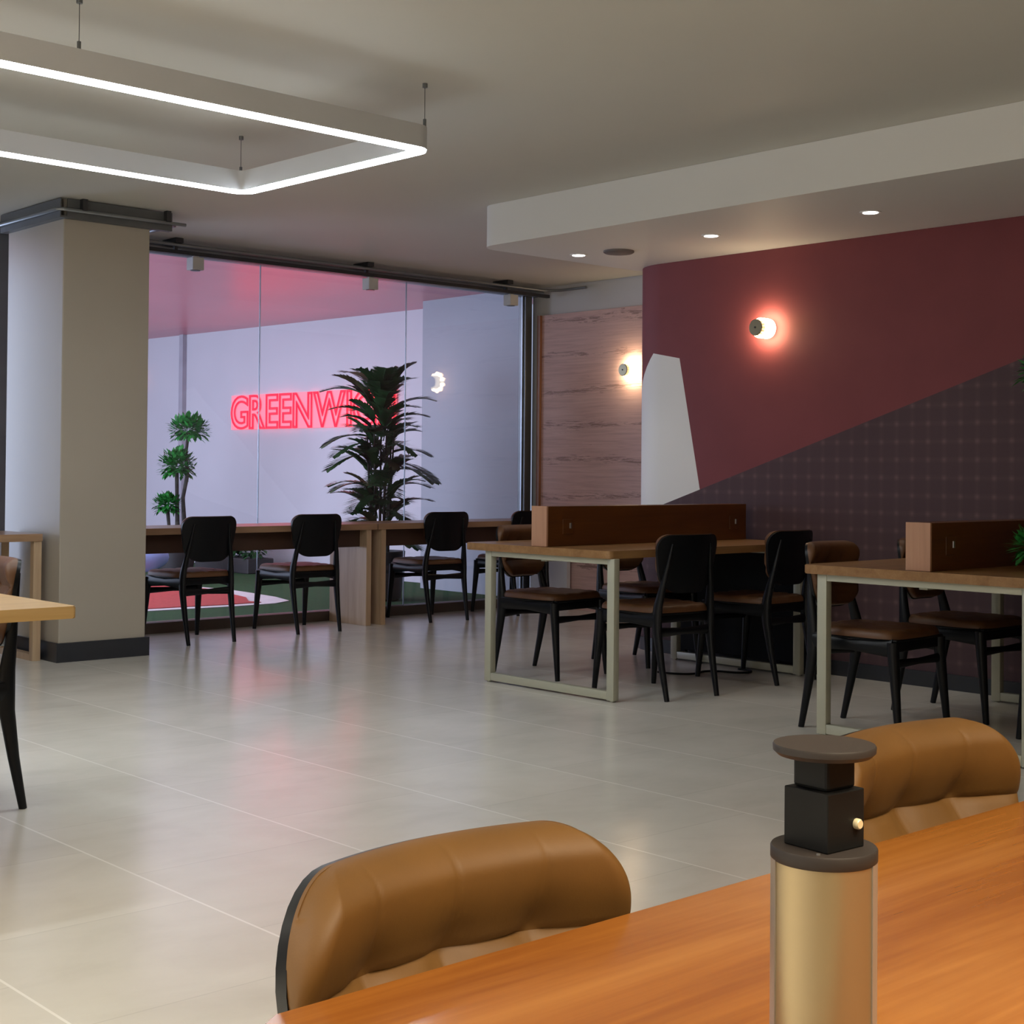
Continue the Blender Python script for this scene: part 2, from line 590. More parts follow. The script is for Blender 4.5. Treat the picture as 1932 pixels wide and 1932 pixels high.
# glass front: frame, panes, header
struct(MB().box(-3.2, 8.84, GY + 0.0, GY + 0.09, 2.70, ZC).build('trim_glass_header', M['frame']), 'grey metal header of the glass front')
struct(MB().box(-3.2, 8.84, GY - 0.03, GY + 0.09, 0, 0.075).build('trim_kerb', M['kerb']), 'low brown kerb under the glass front')
wj = [(-3.2, 3.95), (4.06, 6.006), (6.010, 7.398), (7.402, 8.70)]
for i, (a, b) in enumerate(wj):
    g = struct(MB().box(a, b, GY + 0.03, GY + 0.04, 0.075, 2.70).build('window_%d' % (i + 1), M['glass']), 'clear glass pane of the reception front')
struct(MB().box(8.70, 8.775, GY, GY + 0.09, 0.075, 2.70, 0.004).build('trim_glass_frame', M['frame']), 'dark grey upright at the right end of the glass')
struct(MB().box(8.688, 8.70, GY + 0.03, GY + 0.045, 0.075, 2.70).build('trim_glass_edge', M['framelight']), 'pale blue edge strip beside the grey upright')
struct(MB().box(3.95, 4.06, GY, GY + 0.09, 0.075, 2.70, 0.004).build('trim_glass_post', M['frame']), 'grey upright of the glass front behind the column')
for x in (6.008, 7.400):
    struct(MB().box(x - 0.002, x + 0.002, GY + 0.029, GY + 0.041, 0.075, 2.70).build('trim_glass_joint', M['framelight']), 'pale vertical joint between two glass panes')

# reception beyond the glass
ZR = 0.06
struct(MB().box(2.8, 9.6, GY + 0.09, 18.5, -0.05, ZR).build('floor_reception', M['turf']), 'raised green turf floor of the reception')
struct(MB().box(2.8, 9.6, GY + 0.09, 18.5, 2.775, 2.87).build('ceiling_reception', M['pink']), 'red painted ceiling of the reception')
struct(MB().prism([(9.16, 10.7), (9.3, 10.7), (9.0, 18.4), (8.80, 18.4)], ZR, 2.775).build('wall_sign', M['signwall']), 'white lavender lit wall carrying the neon sign')
struct(MB().box(8.72, 8.84, GY + 0.09, 10.86, ZR, 2.775).build('wall_partition', M['greywall']), 'grey white partition wall behind the glass at right')
struct(MB().box(2.8, 9.0, 18.4, 18.5, ZR, 2.775).build('wall_far', M['signwall']))
struct(MB().prism([(8.8755, 15.62), (8.9425, 15.62), (8.9395, 15.70), (8.8715, 15.70)], ZR, 2.775).build('trim_reflection_strip', M['reflectgrey']), 'slim grey vertical strip standing in for a reflection in the glass')  # reflection in the glass, modelled as a strip on the wall

# red path with white border on the turf
P_ = [(4.6, 10.36), (5.535, 10.297), (5.9, 10.27), (6.35, 10.24), (6.72, 10.27), (6.95, 10.41), (7.06, 10.79), (7.12, 11.3), (7.15, 11.72), (7.06, 12.33), (6.87, 12.79), (6.3, 13.3), (4.6, 13.7)]
struct(MB().prism(P_, ZR, ZR + 0.006).build('trim_path_border', M['whiteline']), 'white border of the red path')
cxp, cyp = 5.9, 11.7


def shrink(p):
    d = Vector((p[0] - cxp, p[1] - cyp))
    k = max(0.0, 1 - 0.13 / d.length)
    return (cxp + d.x * k, cyp + d.y * k)


P2_ = [shrink(p) for p in P_]
P2_[5:8] = [(6.62, 10.52), (6.80, 10.85), (6.90, 11.3)]
struct(MB().prism(P2_, ZR + 0.006, ZR + 0.012).build('trim_path', M['redpath']), 'red path with curved tip on the green turf')


# ------------------------------------------------------------------ chairs
def smin(d, a):
    return exp(-(d / a) ** 2)


def back_shape(nu, nv, z0, z1, hwb, hwt, rt, rb):
    rows = []
    for j in range(nv + 1):
        t = 0.5 - 0.5 * cos(pi * j / nv)
        z = z0 + (z1 - z0) * t
        hw = hwb + (hwt - hwb) * min(1, t * 1.4)
        dt, db = z1 - z, z - z0
        if dt < rt:
            hw = hw - rt + sqrt(max(0, rt * rt - (rt - dt) ** 2))
        if db < rb:
            hw = hw - rb + sqrt(max(0, rb * rb - (rb - db) ** 2))
        row = []
        for i in range(nu + 1):
            u = -cos(pi * i / nu) * 0.5 + (2 * i / nu - 1) * 0.5
            row.append((u * hw, z))
        rows.append(row)
    return rows


def ybase(x, z):
    return -0.237 - 0.16 * (z - 0.55) + 1.15 * x * x


def slab(rows, fy0, fy1):
    """closed shell between two depth functions"""
    mb = MB()
    A = [[mb.bm.verts.new((x, fy0(x, z), z)) for x, z in r] for r in rows]
    B = [[mb.bm.verts.new((x, fy1(x, z), z)) for x, z in r] for r in rows]
    nv, nu = len(rows) - 1, len(rows[0]) - 1
    for G_, fl in ((A, False), (B, True)):
        for j in range(nv):
            for i in range(nu):
                q = [G_[j][i], G_[j][i + 1], G_[j + 1][i + 1], G_[j + 1][i]]
                mb.bm.faces.new(q[::-1] if fl else q)
    for i in range(nu):
        mb.bm.faces.new((A[0][i], A[0][i + 1], B[0][i + 1], B[0][i]))
        mb.bm.faces.new((A[nv][i], A[nv][i + 1], B[nv][i + 1], B[nv][i]))
    for j in range(nv):
        mb.bm.faces.new((A[j][0], A[j + 1][0], B[j + 1][0], B[j][0]))
        mb.bm.faces.new((A[j][nu], A[j + 1][nu], B[j + 1][nu], B[j][nu]))
    return mb


SX = (-0.105, 0.0, 0.105)
SZ = (0.752, 0.655)


def make_chair(name, label, leather_mat, hi):
    t = thing(name, label, 'chair')
    nu, nv = (120, 90) if hi else (40, 26)
    Z0, Z1 = 0.545, 0.85
    rt = 0.082 if hi else 0.066
    rows = back_shape(24, 24, Z0, Z1 - 0.004, 0.172, 0.211, rt, 0.105)
    slab(rows, lambda x, z: ybase(x, z) - 0.007, lambda x, z: ybase(x, z) + 0.008).build('backrest', M['black'], t, True)
    prow = back_shape(nu, nv, Z0 + 0.006, Z1, 0.166, 0.209, rt - 0.003, 0.1)

    def edge(x, z):
        t_ = (z - Z0) / (Z1 - Z0)
        hw = 0.166 + 0.043 * min(1, t_ * 1.4)
        dt, db = Z1 - z, z - Z0 - 0.006
        if dt < rt:
            hw = hw - rt + sqrt(max(0, rt ** 2 - (rt - dt) ** 2))
        if db < 0.1:
            hw = hw - 0.1 + sqrt(max(0, 0.1 ** 2 - (0.1 - db) ** 2))
        return max(0, min(hw - abs(x), dt * 1.0, db * 1.0))

    def pad(x, z):
        e = edge(x, z)
        k = sqrt(max(0, 1 - (1 - min(1, e / 0.028)) ** 2))
        # the horizontal seam is pulled up a little at each tuft
        zz = z - SZ[0] - 0.003 * abs(cos(x * pi / 0.105 / 2 + pi / 2))
        if zz > 0:
            f = zz / 0.095
            b = 0.009 + 0.030 * sin(pi * min(1, f * 0.62))
            b -= 0.004 * smin(zz, 0.004)
        else:
            g = -zz / 0.095
            b = 0.012 + 0.022 * sin(pi * min(1, 0.02 + g * 1.3) / 2) if g < 1 else 0.014 + 0.022 * min(1, (g - 1) * 2)
        seam = 0.0
        for sx in SX:
            d = abs(x - sx)
            fall = max(0.0, 1 - abs(zz) / 0.09)
            seam = max(seam, 0.0016 * smin(d, 0.0026) + (0.0006 + 0.0045 * fall ** 2) * smin(d, 0.024))
            seam += 0.006 * exp(-((d / 0.022) ** 2 + (zz / 0.03) ** 2))
        return 0.004 + (b - seam) * k
    slab(prow, lambda x, z: ybase(x, z) + 0.007, lambda x, z: ybase(x, z) + 0.007 + max(0.004, pad(x, z))).build('back_cushion', leather_mat, t, True)
    # seat: black frame with a leather cushion
    fr = MB()
    fr.loft([(-0.195, -0.2, 0.41), (-0.2, 0, 0.404), (-0.203, 0.215, 0.405)], [(0.013, 0.040), (0.013, 0.024), (0.013, 0.042)], 8)
    fr.loft([(0.195, -0.2, 0.41), (0.2, 0, 0.404), (0.203, 0.215, 0.405)], [(0.013, 0.040), (0.013, 0.024), (0.013, 0.042)], 8)
    fr.box(-0.195, 0.195, 0.198, 0.222, 0.385, 0.432, 0.004)
    fr.box(-0.185, 0.185, -0.205, -0.185, 0.392, 0.432, 0.004)
    fr.box(-0.205, 0.205, -0.205, 0.235, 0.43, 0.442, 0.005)
    fr.build('seat_frame', M['black'], t, True)
    sm = MB()
    n = 44 if hi else 26
    top, bot = [], []
    for j in range(n + 1):
        b = -cos(pi * j / n)
        ra, rb = [], []
        for i in range(n + 1):
            a = -cos(pi * i / n)
            # superellipse footprint
            k = (abs(a) ** 5 + abs(b) ** 5) ** 0.2 / max(abs(a), abs(b), 1e-6) if max(abs(a), abs(b)) > 0 else 1
            X, Y = a / max(k, 1e-6) * (0.222 + 0.012 * b), 0.01 + b / max(k, 1e-6) * 0.232
            e = 1 - max(abs(a), abs(b))
            kk = sqrt(max(0, 1 - (1 - min(1, e / 0.12)) ** 2))
            z = 0.448 + 0.032 * kk
            for q in (-0.105, 0, 0.105):
                z -= (0.005 * smin(X - q, 0.012) + 0.005 * smin(Y - q, 0.012)) * kk
            ra.append(sm.bm.verts.new((X, Y, z)))
            rb.append(sm.bm.verts.new((X, Y, 0.443)))
        top.append(ra)
        bot.append(rb)
    for j in range(n):
        for i in range(n):
            sm.bm.faces.new((top[j][i], top[j][i + 1], top[j + 1][i + 1], top[j + 1][i]))
            sm.bm.faces.new((bot[j][i], bot[j + 1][i], bot[j + 1][i + 1], bot[j][i + 1]))
    for i in range(n):
        sm.bm.faces.new((top[0][i], bot[0][i], bot[0][i + 1], top[0][i + 1]))
        sm.bm.faces.new((top[n][i], top[n][i + 1], bot[n][i + 1], bot[n][i]))
        sm.bm.faces.new((top[i][0], top[i + 1][0], bot[i + 1][0], bot[i][0]))
        sm.bm.faces.new((top[i][n], bot[i][n], bot[i + 1][n], top[i + 1][n]))
    sm.build('seat', leather_mat, t, True, angle=70)
    for sx in (-1, 1):
        MB().loft([(sx * 0.216, 0.255, 0), (sx * 0.209, 0.235, 0.2), (sx * 0.203, 0.218, 0.38), (sx * 0.203, 0.217, 0.43)],
                  [0.014, 0.020, 0.026, 0.026], 12).build('leg', M['black'], t, True)
        MB().loft([(sx * 0.178, -0.27, 0), (sx * 0.183, -0.232, 0.18), (sx * 0.187, -0.205, 0.34), (sx * 0.188, -0.199, 0.41),
                   (sx * 0.184, -0.206, 0.48), (sx * 0.170, -0.225, 0.58), (sx * 0.150, -0.243, 0.69), (sx * 0.135, -0.262, 0.80)],
                  [(0.014, 0.013), (0.020, 0.017), (0.028, 0.020), (0.034, 0.020), (0.028, 0.019), (0.020, 0.016), (0.014, 0.013), (0.007, 0.008)], 12).build('leg', M['black'], t, True)
    MB().loft([(-0.183, -0.207, 0.345), (0, -0.211, 0.345), (0.183, -0.207, 0.345)], [(0.010, 0.026), (0.009, 0.017), (0.010, 0.026)], 8).build('stretcher', M['black'], t, True)
    MB().loft([(-0.205, 0.222, 0.335), (0, 0.224, 0.335), (0.205, 0.222, 0.335)], [(0.010, 0.022), (0.009, 0.014), (0.010, 0.022)], 8).build('stretcher', M['black'], t, True)
    return t


c0 = make_chair('dining_chair', 'black wooden chair at the window counter, nearest the beige column', M['leather'], False)
c0.location = (5.12, 8.87, 0)
c0.rotation_euler = (0, 0, radians(2))
GC, GN, GF = 'black chairs along the window counter', 'black chairs on the near sides of the desks', 'black chairs on the far sides of the desks'
c0['group'] = GC
dup(c0, (6.07, 8.97, 0), radians(-1), 'black chair at the window counter, second from the column, left of the panel legs')
dup(c0, (7.335, 9.025, 0), radians(-3), 'black wooden chair at the window counter, just right of the counter panel legs')
dup(c0, (8.22, 9.02, 0), 0, 'black chair at the right end of the window counter, behind the desk divider')
dup(c0, (5.83, 5.255, 0), radians(-5), 'black chair on the near side of the middle desk, closest to its front corner', GN)
dup(c0, (6.70, 5.275, 0), radians(2), 'black chair at the near side of the middle desk, beside the maroon wall', GN)
dup(c0, (5.90, 6.155, 0), pi + radians(5), 'chair behind the middle desk, its seat seen between the two front desk legs', GF)
dup(c0, (6.73, 6.17, 0), pi - radians(3), 'chair behind the middle desk, mostly hidden by the chair in front of it', GF)
dup(c0, (5.75, 3.855, 0), pi + radians(3), 'chair behind the right-hand desk, its shaded tan backrest peeking above the desk corner', GF)
dup(c0, (6.49, 3.845, 0), pi, 'chair behind the right-hand desk whose backrest is hidden by the divider', GF)
dup(c0, (6.28, 3.06, 0), radians(3), 'chair under the right-hand desk cut off by the right edge of the picture', GN)
dup(c0, (1.885, 5.01, 0), pi / 2, 'black chair with shaded tan leather backrest at the end of the golden table')
f0 = make_chair('dining_chair', 'tan leather tufted chair in the foreground, left of the metal power tower', M['leatherfg'], True)
f0.location = (0.812, 0.722, 0)
f0.rotation_euler = (0, 0, pi)
f0.scale = (0.885, 1, 0.99)
f0['group'] = 'tan leather chairs pushed in at the foreground table'
dup(f0, (1.515, 0.727, 0), pi, 'tan leather tufted chair in the foreground, right behind the metal power tower').scale = (0.93, 1, 1.012)


# ------------------------------------------------------------------ desks with divider
def rounded(x0, x1, y0, y1, z0, z1, r=0.03):
    m = MB()
    pts = []
    for cx, cy, a0 in ((x1 - r, y0 + r, -pi / 2), (x1 - r, y1 - r, 0), (x0 + r, y1 - r, pi / 2), (x0 + r, y0 + r, pi)):
        for k in range(6):
            a = a0 + k / 5 * pi / 2
            pts.append((cx + r * cos(a), cy + r * sin(a)))
    m.prism(pts, z0, z1)
    es = [e for e in m.bm.edges if abs(e.verts[0].co.z - e.verts[1].co.z) < 1e-6]
    bmesh.ops.bevel(m.bm, geom=es, offset=0.003, segments=2, affect='EDGES')
    return m


def loop_leg(x, y0, y1, ztop):
    m = MB()
    m.box(x, x + 0.04, y0, y0 + 0.05, 0.006, ztop, 0.003)
    m.box(x, x + 0.04, y1 - 0.05, y1, 0.006, ztop, 0.003)
    m.box(x + 0.001, x + 0.039, y0 + 0.05, y1 - 0.05, 0.010, 0.052, 0.003)
    m.box(x + 0.001, x + 0.039, y0 + 0.05, y1 - 0.05, ztop - 0.03, ztop, 0.003)
    m.box(x + 0.01, x + 0.03, y0 + 0.012, y0 + 0.032, 0, 0.008)
    m.box(x + 0.01, x + 0.03, y1 - 0.032, y1 - 0.012, 0, 0.008)
    return m


def desk(label, x0, x1, y0, y1, zt, ly0, ly1, dy0, dy1, dz, where):
    t = thing('shared_desk', label, 'desk', (x0, (y0 + y1) / 2, 0), 0, 'shared desks with low dividers')
    ox, oy = x0, (y0 + y1) / 2
    L = x1 - x0

    def q(y):
        return y - oy
    rounded(0, L, q(y0), q(y1), zt - 0.04, zt, 0.035).build('tabletop', M['top'], t, True)
    loop_leg(0.02, q(ly0), q(ly1), zt - 0.04).build('leg_frame', M['tleg'], t, True)
    loop_leg(L - 0.16, q(ly0), q(ly1), zt - 0.04).build('leg_frame', M['tleg'], t, True)
    MB().box(0.06, L - 0.26, q(dy0) + 0.03, q(dy0) + 0.07, zt - 0.08, zt - 0.04).build('crossbar', M['tleg'], t)
    d = thing('desk_divider', 'long low red-brown wooden divider standing on the ' + where, 'divider', (x0 + 0.03, dy0, zt), 0, 'low desk dividers')
    DL, DW, DH = L - 0.05, dy1 - dy0, dz - zt
    MB().box(0.012, DL, 0, DW, 0.001, DH, 0.002).build('divider_body', M['divider'], d)
    MB().box(0, 0.012, -0.001, DW + 0.001, 0.001, DH + 0.001, 0.001).build('end_panel', M['divend'], d)['label'] = 'pale wood end panel'
    for X in (0.12, DL - 0.16):
        o = MB().box(X, X + 0.075, -0.004, 0.0, 0.065, 0.145, 0.002).build('power_outlet', M['divider'], d)
        MB().box(X + 0.048, X + 0.062, -0.009, -0.004, 0.095, 0.125, 0.002).build('outlet_highlight', M['vent'], o)  # metal chip added for the white highlight on the outlet
    return t


desk('oak desk with pale steel loop legs in front of the white wall facet', 5.37, 7.10, 5.165, 6.295, 0.765, 5.15, 6.14, 5.66, 5.775, 0.98, 'desk near the middle of the room')
desk('oak desk at the right edge of the picture with one pale steel leg showing', 5.42, 7.10, 2.89, 4.015, 0.758, 2.91, 3.945, 3.38, 3.497, 0.962, 'desk at the right edge')

# black modesty panel, floor box cables, bin
t = thing('modesty_panel', 'large black panel hanging under the middle desk against the maroon wall', 'panel', (7.09, 5.80, 0))
MB().box(-0.015, 0.015, -0.50, 0.45, 0.05, 0.715, 0.004).build('panel_board', M['blackplastic'], t)
for a in (-0.40, 0.34):
    MB().box(-0.012, 0.012, a, a + 0.06, 0, 0.05).build('panel_foot', M['blackplastic'], t)
t = thing('cable_duct', 'slim black upright duct beneath the wall end of the middle desk', 'cable duct', (7.07, 5.19, 0))
MB().box(-0.03, 0.03, -0.055, 0.055, 0, 0.715, 0.004).build('duct_body', M['blackplastic'], t)
MB().box(-0.04, 0.04, -0.062, 0.062, 0, 0.03, 0.003).build('duct_foot', M['blackplastic'], t)


def cable(pts, r, name, label):
    cu = bpy.data.curves.new(name, 'CURVE')
    cu.dimensions = '3D'
    s = cu.splines.new('BEZIER')
    s.bezier_points.add(len(pts) - 1)
    for bp, p in zip(s.bezier_points, pts):
        bp.co = p
        bp.handle_left_type = bp.handle_right_type = 'AUTO'
    cu.bevel_depth = r
    cu.bevel_resolution = 2
    cu.resolution_u = 8
    tmp = bpy.data.objects.new('tmp', cu)
    COL.objects.link(tmp)
    me = bpy.data.meshes.new_from_object(tmp.evaluated_get(bpy.context.evaluated_depsgraph_get()))
    bpy.data.objects.remove(tmp)
    me.materials.clear()
    me.materials.append(M['blackplastic'])
    for p in me.polygons:
        p.use_smooth = True
    o = bpy.data.objects.new(name, me)
    COL.objects.link(o)
    return tag(o, label, 'cable')


cable([(6.40, 5.76, 0.006), (6.42, 5.66, 0.006), (6.50, 5.58, 0.006), (6.66, 5.60, 0.006), (6.78, 5.42, 0.006), (6.86, 5.44, 0.006), (6.88, 5.55, 0.006)], 0.006,
      'power_cable', 'black cable curling on the floor beneath the middle desk')
cable([(6.70, 3.30, 0.006), (6.62, 3.24, 0.006), (6.54, 3.32, 0.03), (6.52, 3.40, 0.10), (6.54, 3.46, 0.12), (6.59, 3.44, 0.06), (6.68, 3.40, 0.006), (6.8, 3.46, 0.006)], 0.005,
      'power_cable', 'black looped cable on the floor beneath the right-hand desk')

# ------------------------------------------------------------------ foreground table and power tower
t = thing('meeting_table', 'glossy orange wood table filling the foreground at lower right', 'table', (0.57, 0.35, 0))
rounded(0, 2.3, -0.65, 0.545, 0.728, 0.77, 0.02).build('tabletop', M['fgtop'], t, True)
loop_leg(0.5, -0.58, 0.30, 0.728).build('leg_frame', M['tleg'], t)
loop_leg(1.9, -0.58, 0.30, 0.728).build('leg_frame', M['tleg'], t)

TX, TY = 0.714, 0.512
t = thing('power_tower', 'champagne metal pop-up power tower with black cap standing on the orange table', 'power tower', (TX, TY, 0.77), radians(-4))
RB = 0.0298
tb = MB()
N = 96
prof = []
for k in range(N):
    a = 2 * pi * k / N
    prof.append((RB * cos(a), RB * sin(a)))
tb.prism(prof, 0.004, 0.172)
tb.build('tube', M['alu'], t, True)
fin = MB()
va = math.atan2(TY, TX)                    # the tower's flat fins face across the table
for sgn in (-1, 1):
    a = va + sgn * pi / 2 + radians(4)
    pts = []
    for k in range(9):
        b = a + (k / 8 - 0.5) * 0.9
        pts.append(((RB + 0.0008) * cos(b), (RB + 0.0008) * sin(b)))
    for k in range(9):
        b = a + (0.5 - k / 8) * 0.9
        pts.append(((RB - 0.002) * cos(b), (RB - 0.002) * sin(b)))
    fin.prism(pts, 0.004, 0.172)
fin.build('side_fin', M['alugrey'], t, True)['label'] = 'pale grey side fins'
MB().lathe([(0.036, 0), (0.036, 0.004), (0.033, 0.006)], n=64).build('base_ring', M['blackplastic'], t, True)
MB().lathe([(0.0300, 0.1665), (0.0308, 0.1675), (0.0308, 0.1735), (0.0302, 0.1745)], n=64).build('flange', M['cap'], t, True)
MB().lathe([(0.0012, 0.1744), (0.0012, 0.1752)], (-0.0205, -0.013, 0), n=12).build('screw', M['vent'], t)
MB().box(-0.0163, 0.0163, -0.0163, 0.0163, 0.1745, 0.2085, 0.0008).build('socket_block', M['blackplastic'], t)
pin = MB()
pin.lathe([(0.0024, -0.0195), (0.0031, -0.0185), (0.0031, -0.0160)], (0.0088, 0, 0.1888), 'Y', 20)
pin.build('latch_pin', M['cream'], t, True)['label'] = 'small cream round pin'
MB().box(-0.0128, 0.0128, -0.0128, 0.0128, 0.2085, 0.2275, 0.002).build('neck', M['blackplastic'], t)
MB().lathe([(0.0270, 0.2270), (0.0296, 0.2295), (0.0298, 0.2325), (0.0292, 0.2335)], n=64).build('cap', M['cap'], t, True)

# ------------------------------------------------------------------ golden table at left
t = thing('side_table', 'golden wood table whose corner reaches in from the left edge', 'table', (1.9, 3.92, 0))
rounded(-1.5, 0, 0, 1.15, 0.735, 0.77, 0.012).build('tabletop', M['t3top'], t, True)
loop_leg(-0.55, 0.08, 1.07, 0.735).build('leg_frame', M['tleg'], t)
loop_leg(-1.4, 0.08, 1.07, 0.735).build('leg_frame', M['tleg'], t)


# ------------------------------------------------------------------ window counters
def counter(label, x0, x1, y0, y1, panels, zt=0.765, apron=True, white_end=False, posts=False):
    t = thing('window_counter', label, 'counter', (x0, y0, 0), 0, 'wooden counters along the glass front')
    L, D = x1 - x0, y1 - y0
    MB().box(0, L, 0, D, zt - 0.045, zt, 0.003).build('countertop', M['counter'], t)
    for p in panels:
        if posts:
            MB().box(p, p + 0.05, 0.012, 0.062, 0, zt - 0.045, 0.002).box(p, p + 0.05, D - 0.06, D - 0.01, 0, zt - 0.045, 0.002).box(p, p + 0.05, 0.062, D - 0.06, 0, 0.04).build('leg_frame', M['topY'], t)
        else:
            MB().box(p, p + 0.045, 0.012, D - 0.01, 0, zt - 0.045, 0.002).build('panel_leg', M['topY'], t)
    if apron:
        a, b = (0.05, L - 0.05)
        MB().box(a, b, 0.10, 0.125, zt - 0.175, zt - 0.045).build('apron', M['apron'], t)['label'] = 'dark brown board under the top'
    if posts:
        MB().box(0.05, L - 0.06, D - 0.04, D - 0.015, 0.1, zt - 0.045).build('shade_board', M['apron'], t)['label'] = 'dark board standing in for the unlit recess'  # dark sheet added for the unlit recess behind the counter
    if white_end:
        MB().box(L - 0.05, L - 0.01, 0.03, D - 0.01, 0, zt - 0.045).build('end_panel', M['white'], t)['label'] = 'white end panel'
    return t


counter('long dark wood counter under the glass, between column and panel legs', 4.56, 6.702, 8.865, 9.36, [0.0, 2.05])
counter('wood counter under the glass, right of the double panel legs', 6.712, 8.78, 8.865, 9.36, [0.035], white_end=True)
counter('wood counter end seen at the left edge beside the column', 1.6, 3.875, 8.46, 9.0, [0.0, 2.225], apron=False, posts=True)

# ------------------------------------------------------------------ ceiling lamp loop
t = thing('loop_pendant', 'large rectangular white LED pendant loop hanging from the ceiling', 'pendant lamp', (2.26, 5.425, 2.5), radians(1.3))


def rring(w, h, r, n=8):
    pts = []
    for cx, cy, a0 in ((w - r, -h + r, -pi / 2), (w - r, h - r, 0), (-w + r, h - r, pi / 2), (-w + r, -h + r, pi)):
        for k in range(n + 1):
            a = a0 + k / n * pi / 2
            pts.append((cx + r * cos(a), cy + r * sin(a)))
    return pts


def ringsolid(o_, i_, z0, z1):
    m = MB()
    n = len(o_)
    V = [[m.bm.verts.new((x, y, z)) for x, y in P] for P, z in ((o_, z0), (o_, z1), (i_, z1), (i_, z0))]
    for a in range(4):
        A, B = V[a], V[(a + 1) % 4]
        for k in range(n):
            m.bm.faces.new((A[k], A[(k + 1) % n], B[(k + 1) % n], B[k]))
    return m


LW, LH = 1.6, 0.71
ringsolid(rring(LW, LH, 0.09), rring(LW - 0.07, LH - 0.07, 0.03), 0.006, 0.10).build('lamp_body', M['ledbody'], t, True, angle=50)
ringsolid(rring(LW - 0.004, LH - 0.004, 0.086), rring(LW - 0.066, LH - 0.066, 0.034), -0.001, 0.006).build('led_strip', M['led'], t, True)['label'] = 'glowing white strip'
for hx in (-1.55, 0.0, 1.555):
    for hy in (-0.69, 0.69):
        w = MB().loft([(hx, hy, 0.1), (hx, hy, 0.279)], 0.0013, 6).build('hanging_wire', M['track'], t)
        MB().lathe([(0.007, 0.098), (0.007, 0.13)], (hx, hy, 0), n=12).lathe([(0.011, 0.262), (0.011, 0.279)], (hx, hy, 0), n=12).build('wire_fitting', M['frame'], w)

# ------------------------------------------------------------------ downlights and vent in the soffit
for i, (y, lb) in enumerate(((6.54, 'small recessed downlight in the soffit, beside the round vent'), (5.463, 'small recessed downlight in the soffit, middle of the three'),
                             (4.391, 'small recessed downlight in the soffit, nearest the camera'))):
    t = thing('downlight', lb, 'downlight', (6.50, y, 2.531), 0, 'recessed downlights in the soffit')
    MB().lathe([(0.055, -0.004), (0.055, 0.0), (0.042, 0.0), (0.042, -0.004)], n=28).build('trim_ring', M['soffit'], t)
    MB().lathe([(0.040, -0.006), (0.040, -0.001)], n=28).build('light_lens', M['down'], t)
    l = bpy.data.lights.new('downlight_lamp', 'SPOT')
    l.energy = 9
    l.spot_size = radians(80)
    l.spot_blend = 0.8
    l.shadow_soft_size = 0.04
    l.color = (1, 0.93, 0.85)
    lo = bpy.data.objects.new('downlight_lamp', l)
    lo.location = (6.50, y, 2.50)
    COL.objects.link(lo)
t = MB().lathe([(0.085, -0.016), (0.095, -0.010), (0.095, 0)], (0, 0, 0), n=32).build('ceiling_vent', M['grey'], None, True, (6.56, 6.25, 2.531))
tag(t, 'flat dark round ceiling vent under the soffit', 'vent')


# ------------------------------------------------------------------ wall sconces
def sconce(x, y, z, label):
    t = thing('wall_sconce', label, 'wall lamp', (x, y, z), 0, 'round glowing wall sconces')
    MB().lathe([(0.05, -0.012), (0.05, 0)], axis='X', n=40).build('wall_plate', M['brass'], t, True)
    prof = [(0.042, -0.012), (0.060, -0.014), (0.062, -0.030), (0.056, -0.038), (0.060, -0.046), (0.062, -0.062), (0.056, -0.070), (0.060, -0.078), (0.062, -0.094), (0.045, -0.104)]
    MB().lathe(prof, axis='X', n=40).build('glass_shade', M['lampglass'], t, True)['label'] = 'glowing ribbed glass shade'
    MB().lathe([(0.038, -0.104), (0.050, -0.108), (0.050, -0.135), (0.046, -0.139)], axis='X', n=40).build('front_cap', M['brass'], t, True)
    MB().lathe([(0.006, -0.139), (0.006, -0.143)], axis='X', n=12).build('cap_screw', M['track'], t)
    # the lamp's own light
    l = bpy.data.lights.new('sconce_lamp', 'POINT')
    l.color = (1.0, 0.74, 0.45)
    l.shadow_soft_size = 0.02
    for dz, dy in [(0.08 * cos(q * pi / 5), 0.08 * sin(q * pi / 5)) for q in range(10)]:
        lo = bpy.data.objects.new('sconce_lamp', l)
        lo.location = (x - 0.05, y + dy, z + dz)
        COL.objects.link(lo)
    l.energy = 0.5


sconce(7.15, 5.545, 2.045, 'round glowing sconce on the maroon wall')
sconce(8.80, 8.20, 2.0, 'round glowing sconce on the wood cladding, half hidden by the white facet')

# ------------------------------------------------------------------ track, conduits and spots under the ceiling
t = thing('lighting_track', 'dark lighting track and grey conduits running along the top of the glass front', 'lighting track', (4.62, 9.2, 2.7))
MB().box(0, 4.16, -0.018, 0.018, -0.028, 0.0, 0.003).build('track_rail', M['track'], t)
MB().loft([(0, 0.07, 0.022), (4.16, 0.07, 0.022)], 0.014, 10).loft([(0, 0.11, 0.03), (4.16, 0.11, 0.03)], 0.012, 10).build('conduit', M['conduit'], t, True)
MB().loft([(-0.3, -0.03, 0.035), (4.1, -0.03, 0.03), (4.17, -0.15, 0.03), (4.17, -0.45, 0.03)], 0.012, 10).build('conduit', M['conduit'], t, True)
for x in (0.54, 2.2, 3.66):
    MB().box(x - 0.03, x + 0.03, -0.06, 0.13, 0.045, 0.078).box(x - 0.012, x + 0.012, -0.012, 0.012, 0.0, 0.05).build('bracket', M['track'], t)
